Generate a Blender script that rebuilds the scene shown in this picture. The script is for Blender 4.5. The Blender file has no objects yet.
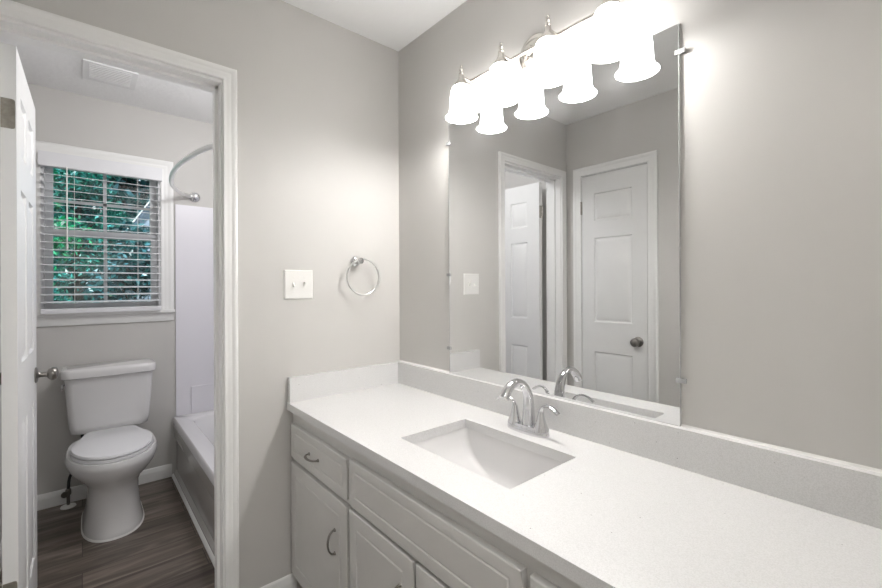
import bpy, bmesh, math, random
from mathutils import Vector, Matrix
random.seed(7)
S = bpy.context.scene
COL = S.collection

# ------------------------------------------------------------------ camera
cam_d = bpy.data.cameras.new('camera')
cam = bpy.data.objects.new('camera', cam_d); COL.objects.link(cam)
YAW = math.radians(40.612); ROLL = math.radians(-0.256)
fw = Vector((-math.cos(YAW), math.sin(YAW), 0)); rt = Vector((math.sin(YAW), math.cos(YAW), 0)); up = Vector((0, 0, 1))
rt, up = rt*math.cos(ROLL)+up*math.sin(ROLL), up*math.cos(ROLL)-rt*math.sin(ROLL)
cam.matrix_world = Matrix(((rt.x, up.x, -fw.x, 1.7116), (rt.y, up.y, -fw.y, -1.1949), (rt.z, up.z, -fw.z, 1.2757), (0, 0, 0, 1)))
cam_d.sensor_width = 36; cam_d.lens = 418.03/882*36; cam_d.shift_y = -8.25/882
cam_d.clip_start = 0.02; cam_d.clip_end = 200
S.camera = cam

# ------------------------------------------------------------------ world, lights, exposure
w = bpy.data.worlds.new('world'); S.world = w; w.use_nodes = True
wn = w.node_tree.nodes; wn['Background'].inputs[0].default_value = (0.72, 0.87, 1.0, 1); wn['Background'].inputs[1].default_value = 1.0
S.view_settings.view_transform = 'Standard'; S.view_settings.look = 'None'
S.view_settings.exposure = 0.5; S.view_settings.gamma = 1.0; S.view_settings.use_curve_mapping = False

SHADE_POWER = 9.5
def area(name, loc, rot, sx, sy, power, color):
    l = bpy.data.lights.new(name, 'AREA'); l.shape = 'RECTANGLE'; l.size = sx; l.size_y = sy; l.energy = power; l.color = color
    o = bpy.data.objects.new(name, l); COL.objects.link(o); o.location = loc; o.rotation_euler = rot
    return o
area('hall_fill_light', (2.55, -1.1, 2.42), (0, 0, 0), 0.9, 0.9, 25, (1.0, 0.99, 0.97))  # unseen fill added in the hall, brightens vanity fronts and closet door
bl_ = bpy.data.lights.new('bath_fill_light', 'POINT'); bl_.energy = 12; bl_.color = (0.98, 0.98, 1.0); bl_.shadow_soft_size = 0.09  # added light without a fixture, out of view above the door header, brightens bathroom
bo_ = bpy.data.objects.new('bath_fill_light', bl_); COL.objects.link(bo_); bo_.location = (-0.38, -0.45, 2.23)
sun = bpy.data.lights.new('sun', 'SUN'); sun.energy = 4.0; sun.angle = math.radians(3); sun.color = (0.95, 0.98, 1.0)
so = bpy.data.objects.new('sun', sun); COL.objects.link(so); so.rotation_euler = (math.radians(12), math.radians(45), 0)

# ------------------------------------------------------------------ materials
def mat(name, col, rough=0.5, metal=0.0, noise=None, bump=None, spec=0.5, coat=0.0):
    m = bpy.data.materials.new(name); m.use_nodes = True; n = m.node_tree.nodes; L = m.node_tree.links
    b = n['Principled BSDF']; b.inputs['Base Color'].default_value = (*col, 1); b.inputs['Roughness'].default_value = rough
    b.inputs['Metallic'].default_value = metal; b.inputs['Specular IOR Level'].default_value = spec; b.inputs['Coat Weight'].default_value = coat
    tc = n.new('ShaderNodeTexCoord')
    if noise:   # scale, amount
        t = n.new('ShaderNodeTexNoise'); t.inputs['Scale'].default_value = noise[0]; t.inputs['Detail'].default_value = 4
        L.new(tc.outputs['Object'], t.inputs['Vector'])
        r = n.new('ShaderNodeValToRGB'); a = noise[1]
        r.color_ramp.elements[0].position = .3; r.color_ramp.elements[1].position = .7
        r.color_ramp.elements[0].color = (*[c*(1-a) for c in col], 1); r.color_ramp.elements[1].color = (*[min(1, c*(1+a)) for c in col], 1)
        L.new(t.outputs['Fac'], r.inputs['Fac']); L.new(r.outputs['Color'], b.inputs['Base Color'])
    if bump:    # scale, strength, distance
        t = n.new('ShaderNodeTexNoise'); t.inputs['Scale'].default_value = bump[0]; t.inputs['Detail'].default_value = 3
        L.new(tc.outputs['Object'], t.inputs['Vector'])
        u = n.new('ShaderNodeBump'); u.inputs['Strength'].default_value = bump[1]; u.inputs['Distance'].default_value = bump[2]
        L.new(t.outputs['Fac'], u.inputs['Height']); L.new(u.outputs['Normal'], b.inputs['Normal'])
    return m

M = {}
M['wall'] = mat('greige_wall_paint', (0.615, 0.600, 0.576), 0.55, noise=(3, .015), bump=(260, .08, .001), spec=.35)
M['ceiling'] = mat('textured_ceiling_paint', (0.89, 0.888, 0.88), 0.9, bump=(38, .5, .004), spec=.2)
M['trim'] = mat('white_trim_enamel', (0.87, 0.867, 0.85), 0.32, noise=(6, .01))
M['door'] = mat('white_door_enamel', (0.83, 0.83, 0.818), 0.35, noise=(6, .01))
M['cabinet'] = mat('pale_grey_cabinet_paint', (0.65, 0.638, 0.615), 0.38, noise=(9, .02), bump=(60, .05, .001))
M['cabinet_dark'] = mat('cabinet_interior', (0.30, 0.28, 0.26), 0.7, noise=(9, .03))
M['porcelain'] = mat('white_porcelain', (0.74, 0.73, 0.725), 0.16, noise=(2, .005), coat=.3)
M['seatplastic'] = mat('toilet_seat_plastic', (0.83, 0.83, 0.845), 0.22, noise=(2, .005))
M['tub'] = mat('white_tub_enamel', (0.80, 0.79, 0.80), 0.10, noise=(2, .005), coat=.3)
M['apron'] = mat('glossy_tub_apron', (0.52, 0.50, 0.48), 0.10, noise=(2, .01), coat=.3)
M['surround'] = mat('white_acrylic_surround', (0.80, 0.785, 0.83), 0.28, noise=(2, .005))
M['chrome'] = mat('polished_chrome', (0.70, 0.70, 0.715), 0.07, 1.0, noise=(5, .01))
M['satin'] = mat('satin_chrome', (0.85, 0.85, 0.84), 0.28, 1.0, noise=(5, .01))
M['nickel'] = mat('brushed_nickel', (0.66, 0.63, 0.59), 0.24, 1.0, noise=(40, .03))
M['hinge'] = mat('aged_nickel_hinge', (0.36, 0.34, 0.30), 0.35, 1.0, noise=(60, .15))
M['darknickel'] = mat('dark_satin_nickel', (0.27, 0.255, 0.235), 0.28, 1.0, noise=(40, .03))
M['plate'] = mat('white_switch_plastic', (0.84, 0.83, 0.80), 0.3, noise=(4, .005))
M['blind'] = mat('white_faux_wood_slat', (0.80, 0.80, 0.82), 0.4, noise=(8, .01))
M['vinyl'] = mat('white_vinyl_sash', (0.78, 0.78, 0.79), 0.4, noise=(8, .01))
M['black'] = mat('black_rubber_hose', (0.02, 0.02, 0.02), 0.45, noise=(50, .1))
M['grout'] = mat('white_caulk', (0.75, 0.74, 0.72), 0.6, noise=(50, .02))
M['vent'] = mat('white_vent_plastic', (0.80, 0.80, 0.79), 0.4, noise=(8, .01))
M['clip'] = mat('clear_mirror_clip', (0.85, 0.86, 0.86), 0.15, noise=(20, .01)); M['clip'].node_tree.nodes['Principled BSDF'].inputs['Transmission Weight'].default_value = .5
M['bark'] = mat('tree_bark', (0.035, 0.03, 0.025), 0.9, noise=(6, .3), bump=(20, .5, .02))
M['lawn'] = mat('lawn_grass', (0.03, 0.09, 0.03), 0.9, noise=(4, .4), bump=(30, .5, .02))
M['houseroof'] = mat('grey_roof_shingles', (0.17, 0.20, 0.26), 0.8, noise=(9, .2), bump=(30, .5, .02))
M['housewall'] = mat('pale_siding', (0.30, 0.35, 0.43), 0.7, noise=(3, .05))

def mirror_mat():
    m = bpy.data.materials.new('silvered_mirror_glass'); m.use_nodes = True; n = m.node_tree.nodes; L = m.node_tree.links
    b = n['Principled BSDF']; b.inputs['Metallic'].default_value = 1; b.inputs['Roughness'].default_value = 0.0
    b.inputs['Base Color'].default_value = (0.75, 0.755, 0.755, 1)
    d = n.new('ShaderNodeBsdfDiffuse'); d.inputs[0].default_value = (.8, .8, .8, 1)
    mx = n.new('ShaderNodeMixShader'); tc = n.new('ShaderNodeTexCoord'); t = n.new('ShaderNodeTexNoise')
    t.inputs['Scale'].default_value = 9; t.inputs['Detail'].default_value = 6; t.inputs['Roughness'].default_value = .7
    mr = n.new('ShaderNodeMapRange'); mr.inputs[1].default_value = .45; mr.inputs[2].default_value = .8; mr.inputs[3].default_value = .004; mr.inputs[4].default_value = .03
    L.new(tc.outputs['Object'], t.inputs['Vector']); L.new(t.outputs['Fac'], mr.inputs[0]); L.new(mr.outputs[0], mx.inputs[0])
    L.new(b.outputs[0], mx.inputs[1]); L.new(d.outputs[0], mx.inputs[2]); L.new(mx.outputs[0], n['Material Output'].inputs[0])
    return m
M['mirror'] = mirror_mat()

def counter_mat():
    m = mat('white_speckled_quartz', (0.74, 0.73, 0.715), 0.22, spec=.5); n = m.node_tree.nodes; L = m.node_tree.links; b = n['Principled BSDF']
    tc = n.new('ShaderNodeTexCoord')
    v = n.new('ShaderNodeTexVoronoi'); v.inputs['Scale'].default_value = 75; L.new(tc.outputs['Object'], v.inputs['Vector'])
    r = n.new('ShaderNodeValToRGB'); r.color_ramp.elements[0].position = .06; r.color_ramp.elements[1].position = .14
    r.color_ramp.elements[0].color = (.36, .34, .32, 1); r.color_ramp.elements[1].color = (1, 1, 1, 1)
    L.new(v.outputs['Distance'], r.inputs['Fac'])
    gate = n.new('ShaderNodeValToRGB'); gate.color_ramp.elements[0].position = .84; gate.color_ramp.elements[1].position = .86
    L.new(v.outputs['Color'], gate.inputs['Fac'])
    t = n.new('ShaderNodeTexNoise'); t.inputs['Scale'].default_value = 420; t.inputs['Detail'].default_value = 2; L.new(tc.outputs['Object'], t.inputs['Vector'])
    r2 = n.new('ShaderNodeValToRGB'); r2.color_ramp.elements[0].position = .35; r2.color_ramp.elements[1].position = .6
    r2.color_ramp.elements[0].color = (.68, .675, .665, 1); r2.color_ramp.elements[1].color = (.76, .755, .75, 1)
    L.new(t.outputs['Fac'], r2.inputs['Fac'])
    m1 = n.new('ShaderNodeMix'); m1.data_type = 'RGBA'; m1.blend_type = 'MULTIPLY'
    L.new(gate.outputs['Color'], m1.inputs[0]); L.new(r2.outputs['Color'], m1.inputs[6]); L.new(r.outputs['Color'], m1.inputs[7])
    L.new(m1.outputs[2], b.inputs['Base Color'])
    return m
M['quartz'] = counter_mat()

def floor_mat():
    m = mat('grey_brown_vinyl_plank', (0.1, .08, .07), 0.38); n = m.node_tree.nodes; L = m.node_tree.links; b = n['Principled BSDF']
    tc = n.new('ShaderNodeTexCoord'); mp = n.new('ShaderNodeMapping'); mp.inputs['Rotation'].default_value = (0, 0, math.pi/2)
    L.new(tc.outputs['Object'], mp.inputs['Vector'])
    br = n.new('ShaderNodeTexBrick'); br.inputs['Scale'].default_value = 1; br.inputs['Brick Width'].default_value = 1.2; br.inputs['Row Height'].default_value = .15
    br.inputs['Mortar Size'].default_value = .0012; br.offset = .37
    br.inputs['Color1'].default_value = (0, 0, 0, 1); br.inputs['Color2'].default_value = (1, 1, 1, 1); br.inputs['Mortar'].default_value = (.3, .3, .3, 1)
    L.new(mp.outputs[0], br.inputs['Vector'])
    st = n.new('ShaderNodeMapping'); st.inputs['Scale'].default_value = (1.3, 11, 1); L.new(mp.outputs[0], st.inputs['Vector'])
    add = n.new('ShaderNodeVectorMath'); add.operation = 'ADD'; L.new(st.outputs[0], add.inputs[0])
    sc = n.new('ShaderNodeVectorMath'); sc.operation = 'SCALE'; sc.inputs['Scale'].default_value = 7; L.new(br.outputs['Color'], sc.inputs[0]); L.new(sc.outputs[0], add.inputs[1])
    t = n.new('ShaderNodeTexNoise'); t.inputs['Scale'].default_value = 1.6; t.inputs['Detail'].default_value = 7; t.inputs['Roughness'].default_value = .62; t.inputs['Distortion'].default_value = .6
    L.new(add.outputs[0], t.inputs['Vector'])
    r = n.new('ShaderNodeValToRGB'); e = r.color_ramp.elements; e[0].position = .30; e[1].position = .72
    e[0].color = (.055, .042, .034, 1); e[1].color = (.28, .235, .20, 1); k = e.new(.5); k.color = (.14, .113, .093, 1)
    L.new(t.outputs['Fac'], r.inputs['Fac'])
    hs = n.new('ShaderNodeMix'); hs.data_type = 'RGBA'; hs.blend_type = 'MULTIPLY'; hs.inputs[0].default_value = 1
    tint = n.new('ShaderNodeMapRange'); tint.inputs[3].default_value = .8; tint.inputs[4].default_value = 1.15; L.new(br.outputs['Color'], tint.inputs[0])
    L.new(r.outputs['Color'], hs.inputs[6]); L.new(tint.outputs[0], hs.inputs[7])
    gm = n.new('ShaderNodeMix'); gm.data_type = 'RGBA'; gm.inputs[7].default_value = (.03, .025, .02, 1)
    L.new(br.outputs['Fac'], gm.inputs[0]); L.new(hs.outputs[2], gm.inputs[6]); L.new(gm.outputs[2], b.inputs['Base Color'])
    bp = n.new('ShaderNodeBump'); bp.inputs['Strength'].default_value = .15; bp.inputs['Distance'].default_value = .002
    L.new(t.outputs['Fac'], bp.inputs['Height']); L.new(bp.outputs[0], b.inputs['Normal'])
    return m
M['floor'] = floor_mat()

def leaf_mat(name, c1, c2, c3):
    m = mat(name, c1, 0.35, spec=.6); n = m.node_tree.nodes; L = m.node_tree.links; b = n['Principled BSDF']
    g = n.new('ShaderNodeNewGeometry')
    r = n.new('ShaderNodeValToRGB'); e = r.color_ramp.elements; e[0].position = 0; e[1].position = 1
    e[0].color = (*c1, 1); e[1].color = (*c3, 1); k = e.new(.55); k.color = (*c2, 1)
    L.new(g.outputs['Random Per Island'], r.inputs['Fac']); L.new(r.outputs['Color'], b.inputs['Base Color'])
    return m
M['leafA'] = leaf_mat('bright_green_leaves', (.003, .06, .03), (.005, .30, .10), (.04, .50, .24))
M['leafB'] = leaf_mat('teal_green_leaves', (.003, .04, .035), (.005, .20, .13), (.08, .42, .40))
M['leafC'] = leaf_mat('dark_evergreen_leaves', (.003, .02, .025), (.006, .09, .08), (.07, .24, .28))

def glass_mat():
    m = bpy.data.materials.new('window_pane_glass'); m.use_nodes = True; n = m.node_tree.nodes; L = m.node_tree.links
    t = n.new('ShaderNodeBsdfTransparent'); t.inputs[0].default_value = (.93, .97, .97, 1)
    g = n.new('ShaderNodeBsdfGlossy'); g.inputs[1].default_value = .02
    f = n.new('ShaderNodeFresnel'); f.inputs[0].default_value = 1.45; mx = n.new('ShaderNodeMixShader')
    L.new(f.outputs[0], mx.inputs[0]); L.new(t.outputs[0], mx.inputs[1]); L.new(g.outputs[0], mx.inputs[2]); L.new(mx.outputs[0], n['Material Output'].inputs[0])
    return m
M['glass'] = glass_mat()
def shade_mat():
    m = mat('frosted_glass_shade_lit', (.9, .88, .85), .4, noise=(5, .01)); b = m.node_tree.nodes['Principled BSDF']
    b.inputs['Emission Color'].default_value = (1.0, .985, .975, 1); b.inputs['Emission Strength'].default_value = SHADE_POWER
    return m
M['shade'] = shade_mat()

# ------------------------------------------------------------------ helpers
def wloc(p):
    v = Vector((0, 0, 0))
    while p is not None: v += p.location; p = p.parent
    return v
def link(name, bm, m, parent=None, smooth=35, bevel=0, origin=None):
    me = bpy.data.meshes.new(name)
    if bevel:
        es = [e for e in bm.edges if len(e.link_faces) == 2 and e.calc_face_angle(0) > math.radians(40)]
        bmesh.ops.bevel(bm, geom=es, offset=bevel, segments=2, profile=.5, affect='EDGES', clamp_overlap=True)
    bmesh.ops.recalc_face_normals(bm, faces=bm.faces)
    bm.to_mesh(me); bm.free()
    me.materials.append(m)
    o = bpy.data.objects.new(name, me); COL.objects.link(o)
    off = wloc(parent) if parent else Vector(origin or (0, 0, 0))
    me.transform(Matrix.Translation(-off))
    if parent: o.parent = parent
    else: o.location = off
    for p in me.polygons: p.use_smooth = True
    me.set_sharp_from_angle(angle=math.radians(smooth))
    return o
def tag(o, label, cat, group=None, kind=None):
    o['label'] = label; o['category'] = cat
    if group: o['group'] = group
    if kind: o['kind'] = kind
    return o
def thing(name, loc, label, cat, group=None, kind=None):
    o = bpy.data.objects.new(name, None); COL.objects.link(o); o.location = loc; o.empty_display_size = .05
    return tag(o, label, cat, group, kind)
def NB(): return bmesh.new()
def box(bm, a, b):
    x0, y0, z0 = [min(p, q) for p, q in zip(a, b)]; x1, y1, z1 = [max(p, q) for p, q in zip(a, b)]
    v = [bm.verts.new(p) for p in [(x0,y0,z0),(x1,y0,z0),(x1,y1,z0),(x0,y1,z0),(x0,y0,z1),(x1,y0,z1),(x1,y1,z1),(x0,y1,z1)]]
    for f in [(0,3,2,1),(4,5,6,7),(0,1,5,4),(1,2,6,5),(2,3,7,6),(3,0,4,7)]: bm.faces.new([v[i] for i in f])
    return bm
def loft(bm, rings, cap0=True, cap1=True, closed=True):
    R = [[bm.verts.new(p) for p in r] for r in rings]; n = len(R[0])
    for a, b in zip(R, R[1:]):
        for i in range(n if closed else n-1):
            j = (i+1) % n; bm.faces.new((a[i], a[j], b[j], b[i]))
    if cap0: bm.faces.new(list(reversed(R[0])))
    if cap1: bm.faces.new(R[-1])
    return bm
def frame(axis):
    a = Vector(axis).normalized(); t = Vector((0, 0, 1)) if abs(a.z) < .9 else Vector((1, 0, 0))
    u = a.cross(t).normalized(); return a, u, a.cross(u)
def lathe(bm, c, axis, prof, n=32, cap0=True, cap1=True):
    a, u, v = frame(axis); c = Vector(c)
    rings = [[c+a*h+(u*math.cos(2*math.pi*i/n)+v*math.sin(2*math.pi*i/n))*max(r, 1e-4) for i in range(n)] for r, h in prof]
    return loft(bm, rings, cap0, cap1)
def tube(bm, pts, rad, n=14, flat=None):
    pts = [Vector(p) for p in pts]; rings = []; u = None
    for k, p in enumerate(pts):
        d = (pts[min(k+1, len(pts)-1)]-pts[max(k-1, 0)]).normalized()
        if u is None: _, u, v = frame(d)
        u = (u-d*u.dot(d)).normalized(); v = d.cross(u)
        r = rad[k] if isinstance(rad, (list, tuple)) else rad
        rr = r if isinstance(r, tuple) else (r, r)
        rings.append([p+u*math.cos(2*math.pi*i/n)*rr[0]+v*math.sin(2*math.pi*i/n)*rr[1] for i in range(n)])
    return loft(bm, rings)
def spline(P, n=8):
    P = [Vector(p) for p in P]; Q = [P[0]]+P+[P[-1]]; out = []
    for i in range(1, len(Q)-2):
        for k in range(n):
            t = k/n; a, b, c, d = Q[i-1:i+3]
            out.append(.5*((2*b)+(c-a)*t+(2*a-5*b+4*c-d)*t*t+(3*b-a-3*c+d)*t**3))
    out.append(P[-1]); return out
def grid_slab(bm, us, vs, holes, t0, t1, mp):
    """slab in (u,v) with rectangular holes; mp(u,v,t)->xyz"""
    def hole(i, j):
        uc = (us[i]+us[i+1])/2; vc = (vs[j]+vs[j+1])/2
        return any(a < uc < b and c < vc < d for a, b, c, d in holes)
    V = {}
    def vt(i, j, t):
        k = (i, j, t)
        if k not in V: V[k] = bm.verts.new(mp(us[i], vs[j], t1 if t else t0))
        return V[k]
    nu, nv = len(us)-1, len(vs)-1; solid = lambda i, j: 0 <= i < nu and 0 <= j < nv and not hole(i, j)
    for i in range(nu):
        for j in range(nv):
            if not solid(i, j): continue
            for t in (0, 1): bm.faces.new([vt(i,j,t), vt(i+1,j,t), vt(i+1,j+1,t), vt(i,j+1,t)])
            if not solid(i-1, j): bm.faces.new([vt(i,j,0), vt(i,j+1,0), vt(i,j+1,1), vt(i,j,1)])
            if not solid(i+1, j): bm.faces.new([vt(i+1,j,0), vt(i+1,j+1,0), vt(i+1,j+1,1), vt(i+1,j,1)])
            if not solid(i, j-1): bm.faces.new([vt(i,j,0), vt(i+1,j,0), vt(i+1,j,1), vt(i,j,1)])
            if not solid(i, j+1): bm.faces.new([vt(i,j+1,0), vt(i+1,j+1,0), vt(i+1,j+1,1), vt(i,j+1,1)])
    return bm
def panel_leaf(us, vs, panels, thick, mp, rings, both=True):
    """slab with moulded panels. panels: (u0,u1,v0,v1); rings: (inset, depth)"""
    bm = NB(); us = sorted(set(us)); vs = sorted(set(vs))
    for side in (0, 1):
        T = 0 if side == 0 else thick; sg = 1 if side == 0 else -1
        use = both or side == 0
        for i in range(len(us)-1):
            for j in range(len(vs)-1):
                uc = (us[i]+us[i+1])/2; vc = (vs[j]+vs[j+1])/2
                if use and any(a < uc < b and c < vc < d for a, b, c, d in panels): continue
                bm.faces.new([bm.verts.new(mp(*q, T)) for q in [(us[i],vs[j]),(us[i+1],vs[j]),(us[i+1],vs[j+1]),(us[i],vs[j+1])]])
        if use:
            for a, b, c, d in panels:
                rr = [(0, 0)]+list(rings)
                L = [[bm.verts.new(mp(*q, T+sg*dp)) for q in [(a+s,c+s),(b-s,c+s),(b-s,d-s),(a+s,d-s)]] for s, dp in rr]
                for p, q in zip(L, L[1:]):
                    for k in range(4): bm.faces.new((p[k], p[(k+1) % 4], q[(k+1) % 4], q[k]))
                bm.faces.new(L[-1])
    u0, u1, v0, v1 = us[0], us[-1], vs[0], vs[-1]
    for q in ([(u0,v) for v in vs], [(u1,v) for v in vs], [(u,v0) for u in us], [(u,v1) for u in us]):
        for a, b in zip(q, q[1:]): bm.faces.new([bm.verts.new(mp(*a, 0)), bm.verts.new(mp(*b, 0)), bm.verts.new(mp(*b, thick)), bm.verts.new(mp(*a, thick))])
    bmesh.ops.remove_doubles(bm, verts=bm.verts, dist=1e-5)
    return bm
CAS = [(0, 0), (0, .010), (.003, .0125), (.010, .013), (.014, .0115), (.020, .012), (.030, .0135), (.034, .0128), (.040, .0150), (.046, .0170), (.054, .0175), (.058, .016), (.060, .013), (.060, 0)]
def casing(u0, u1, z0, z1, mp, prof=CAS, scale=1.0):
    bm = NB(); rings = []
    for path in range(4):
        r = []
        for w_, t in prof:
            w_ *= scale
            uv = [(u0-w_, z0), (u0-w_, z1+w_), (u1+w_, z1+w_), (u1+w_, z0)][path]
            r.append(mp(uv[0], uv[1], t))
        rings.append(r)
    return loft(bm, rings, True, True)
def strip(bm, path, prof):
    """extrude closed profile (out, z) along straight path p->q with outward normal n"""
    p, q, n_ = [Vector(x) for x in path]
    return loft(bm, [[P+n_*o+Vector((0, 0, z)) for o, z in prof] for P in (p, q)])

# ------------------------------------------------------------------ dimensions
CH = 2.44; WC = -1.490; HC = 0.8017; HB = 0.1018; XD = -1.618; XR = 1.706; XB = -0.115; YT = 0.03
DY0, DY1, DTOP = -1.412, -0.802, 2.036       # bathroom doorway
st = dict(kind='structure')

# ------------------------------------------------------------------ floor, ceilings, walls
bm = NB(); grid_slab(bm, [XD, 3.4], [-2.6, .6], [], -.05, 0, lambda u, v, t: (u, v, t))
tag(link('floor', bm, M['floor']), 'grey brown wood-look plank floor running through both rooms', 'floor', **st)
bm = NB(); box(bm, (XB/2, WC-.1, CH), (XR+.06, .1, CH+.05))
tag(link('ceiling', bm, M['ceiling']), 'white ceiling above the vanity and mirror', 'ceiling', **st)
bm = NB(); box(bm, (XD-.1, WC-.1, CH), (XB/2, YT+.1, CH+.05))
tag(link('ceiling_bathroom', bm, M['ceiling']), 'white textured ceiling above the toilet and tub', 'ceiling', **st)
# wall A with doorway
bm = NB(); grid_slab(bm, [WC, DY0-.018, DY1+.018, YT, .1], [0, DTOP+.018, CH], [(DY0-.018, DY1+.018, -1, DTOP+.018)], XB, 0, lambda u, v, t: (t, u, v))
tag(link('wall_left', bm, M['wall']), 'greige wall with the bathroom doorway, light switch and towel ring', 'wall', **st)
bm = NB(); box(bm, (0, 0, 0), (XR+.115, .1, CH))
tag(link('wall_back', bm, M['wall']), 'greige wall behind the wide mirror and vanity lights', 'wall', **st)
# wall C with closet doorway
CX0, CX1, CTOP = 0.123, 0.575, 2.036
bm = NB(); grid_slab(bm, [0, CX0-.02, CX1+.02, XR+.115], [0, CTOP+.02, CH], [(CX0-.02, CX1+.02, -1, CTOP+.02)], WC-.1, WC, lambda u, v, t: (u, t, v))
tag(link('wall_front', bm, M['wall']), 'greige wall holding the closet door, seen in the mirror', 'wall', **st)
bm = NB(); box(bm, (CX0-.1, WC-.75, 0), (CX1+.1, WC-.70, CH)); box(bm, (CX0-.15, WC-.75, 0), (CX0-.1, WC-.1, CH)); box(bm, (CX1+.1, WC-.75, 0), (CX1+.15, WC-.1, CH))
tag(link('wall_closet', bm, M['wall']), 'greige walls inside the closet behind its door', 'wall', **st)
# wall right with doorway the view is taken from
RY0, RY1, RTOP = -1.462, -0.70, 2.036
bm = NB(); grid_slab(bm, [WC, RY0-.018, RY1+.018, 0], [0, RTOP+.018, CH], [(RY0-.018, RY1+.018, -1, RTOP+.018)], XR, XR+.115, lambda u, v, t: (t, u, v))
tag(link('wall_right', bm, M['wall']), 'greige wall at the right end of the vanity with the entry doorway', 'wall', **st)
bm = NB(); box(bm, (XR, RY0-.018, 0), (XR+.115, RY0, RTOP)); box(bm, (XR, RY1, 0), (XR+.115, RY1+.018, RTOP)); box(bm, (XR, RY0-.018, RTOP), (XR+.115, RY1+.018, RTOP+.018))
tag(link('trim_1', bm, M['trim']), 'white jamb lining the entry doorway at the right', 'door frame', **st)
bm = casing(RY0+.04, RY1, 0, RTOP, lambda u, v, t: (XR-t, u, v))
tag(link('trim_2', bm, M['trim']), 'white casing around the entry doorway at the far right edge', 'door frame', **st)
# hallway
bm = NB(); box(bm, (3.35, -2.6, 0), (3.4, .6, CH)); box(bm, (XR+.115, .55, 0), (3.4, .6, CH)); box(bm, (XR+.115, -2.6, 0), (3.4, -2.55, CH)); box(bm, (XR+.1, -2.6, 0), (XR+.115, WC, CH)); box(bm, (XR+.1, .1, 0), (XR+.115, .6, CH))
tag(link('wall_hall', bm, M['wall']), 'greige walls of the hallway behind the viewpoint', 'wall', **st)
bm = NB(); box(bm, (XR+.06, -2.6, CH), (3.4, .6, CH+.05))
tag(link('ceiling_hall', bm, M['ceiling']), 'white ceiling of the hallway behind the viewpoint', 'ceiling', **st)
# bathroom walls
WY0, WY1, WZ0, WZ1 = -1.375, -0.800, 1.13, 2.045     # window opening
bm = NB(); grid_slab(bm, [WC-.1, WY0, WY1, YT+.1], [-.3, WZ0, WZ1, CH+.05], [(WY0, WY1, WZ0, WZ1)], XD-.14, XD, lambda u, v, t: (t, u, v))
tag(link('wall_bathroom_far', bm, M['wall']), 'greige wall behind the toilet with the window', 'wall', **st)
bm = NB(); box(bm, (XD, WC-.1, 0), (XB, WC, CH))
tag(link('wall_bathroom_left', bm, M['wall']), 'greige bathroom wall behind the open door', 'wall', **st)
bm = NB(); box(bm, (XD, YT, 0), (XB, YT+.1, CH))
tag(link('wall_bathroom_right', bm, M['wall']), 'greige bathroom wall along the back of the tub', 'wall', **st)

# bathroom doorway trim
bm = NB(); box(bm, (XB, DY0-.018, 0), (0, DY0, DTOP)); box(bm, (XB, DY1, 0), (0, DY1+.018, DTOP)); box(bm, (XB, DY0-.018, DTOP), (0, DY1+.018, DTOP+.018))
box(bm, (-.078, DY1-.011, 0), (-.042, DY1, DTOP)); box(bm, (-.078, DY0, 0), (-.042, DY0+.011, DTOP)); box(bm, (-.078, DY0, DTOP-.011), (-.042, DY1, DTOP))
tag(link('trim_3', bm, M['trim'], bevel=.0015), 'white jamb and stop lining the bathroom doorway', 'door frame', **st)
bm = casing(DY0-.005, DY1+.005, 0, DTOP+.0098, lambda u, v, t: (t, u, v), scale=.8)
tag(link('trim_4', bm, M['trim']), 'white moulded casing around the bathroom doorway', 'door frame', **st)
bm = casing(DY0-.005, DY1+.005, 0, DTOP+.005, lambda u, v, t: (XB-t, u, v), scale=.8)
tag(link('trim_5', bm, M['trim']), 'white casing on the toilet side of the doorway', 'door frame', **st)
bm = casing(CX0-.002, CX1+.002, 0, CTOP+.002, lambda u, v, t: (u, WC+t, v))
tag(link('trim_6', bm, M['trim']), 'white casing around the closet door in the mirror', 'door frame', **st)
BBP = [(0, 0), (.012, 0), (.013, .055), (.0125, .062), (.009, .068), (.008, .076), (.004, .083), (0, .085)]
def base(name, p, q, n_, lab, h=1.0):
    bm = NB(); strip(bm, (p, q, n_), [(a, b*h) for a, b in BBP]); tag(link(name, bm, M['trim']), lab, 'baseboard', **st)
base('baseboard_left', (0, -.742, 0), (0, -.528, 0), (1, 0, 0), 'short white baseboard between the doorway and the vanity', 1.1)
base('baseboard_front', (.643, WC, 0), (XR, WC, 0), (0, 1, 0), 'white baseboard beside the closet door')
base('baseboard_bathroom_far', (XD, WC, 0), (XD, -.742, 0), (1, 0, 0), 'white baseboard along the wall behind the toilet')
base('baseboard_bathroom_left', (XD, WC, 0), (XB, WC, 0), (0, 1, 0), 'white baseboard behind the open bathroom door')

# ------------------------------------------------------------------ window
win = thing('window_1', (XD, (WY0+WY1)/2, WZ0), 'white double-hung window above the toilet looking onto trees', 'window', **st)
bm = casing(WY0, WY1, WZ0-.006, WZ1, lambda u, v, t: (XD+t, u, v), scale=1.22)
link('window_casing', bm, M['trim'], win)
bm = NB(); box(bm, (XD-.05, -1.46, 1.108), (XD+.038, -.722, 1.124)); link('window_sill', bm, M['trim'], win, bevel=.003)
bm = NB(); strip(bm, ((XD, -1.452, 1.050), (XD, -.728, 1.050), (1, 0, 0)), [(0, 0), (.010, 0), (.014, .008), (.014, .045), (.018, .058), (0, .058)]); link('apron', bm, M['trim'], win)
bm = NB(); box(bm, (XD-.14, WY0, WZ0), (XD, WY0+.012, WZ1)); box(bm, (XD-.14, WY1-.012, WZ0), (XD, WY1, WZ1)); box(bm, (XD-.14, WY0, WZ1-.012), (XD, WY1, WZ1)); box(bm, (XD-.14, WY0, WZ0-.02), (XD-.05, WY1, WZ0))
link('window_jamb', bm, M['vinyl'], win)
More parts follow.
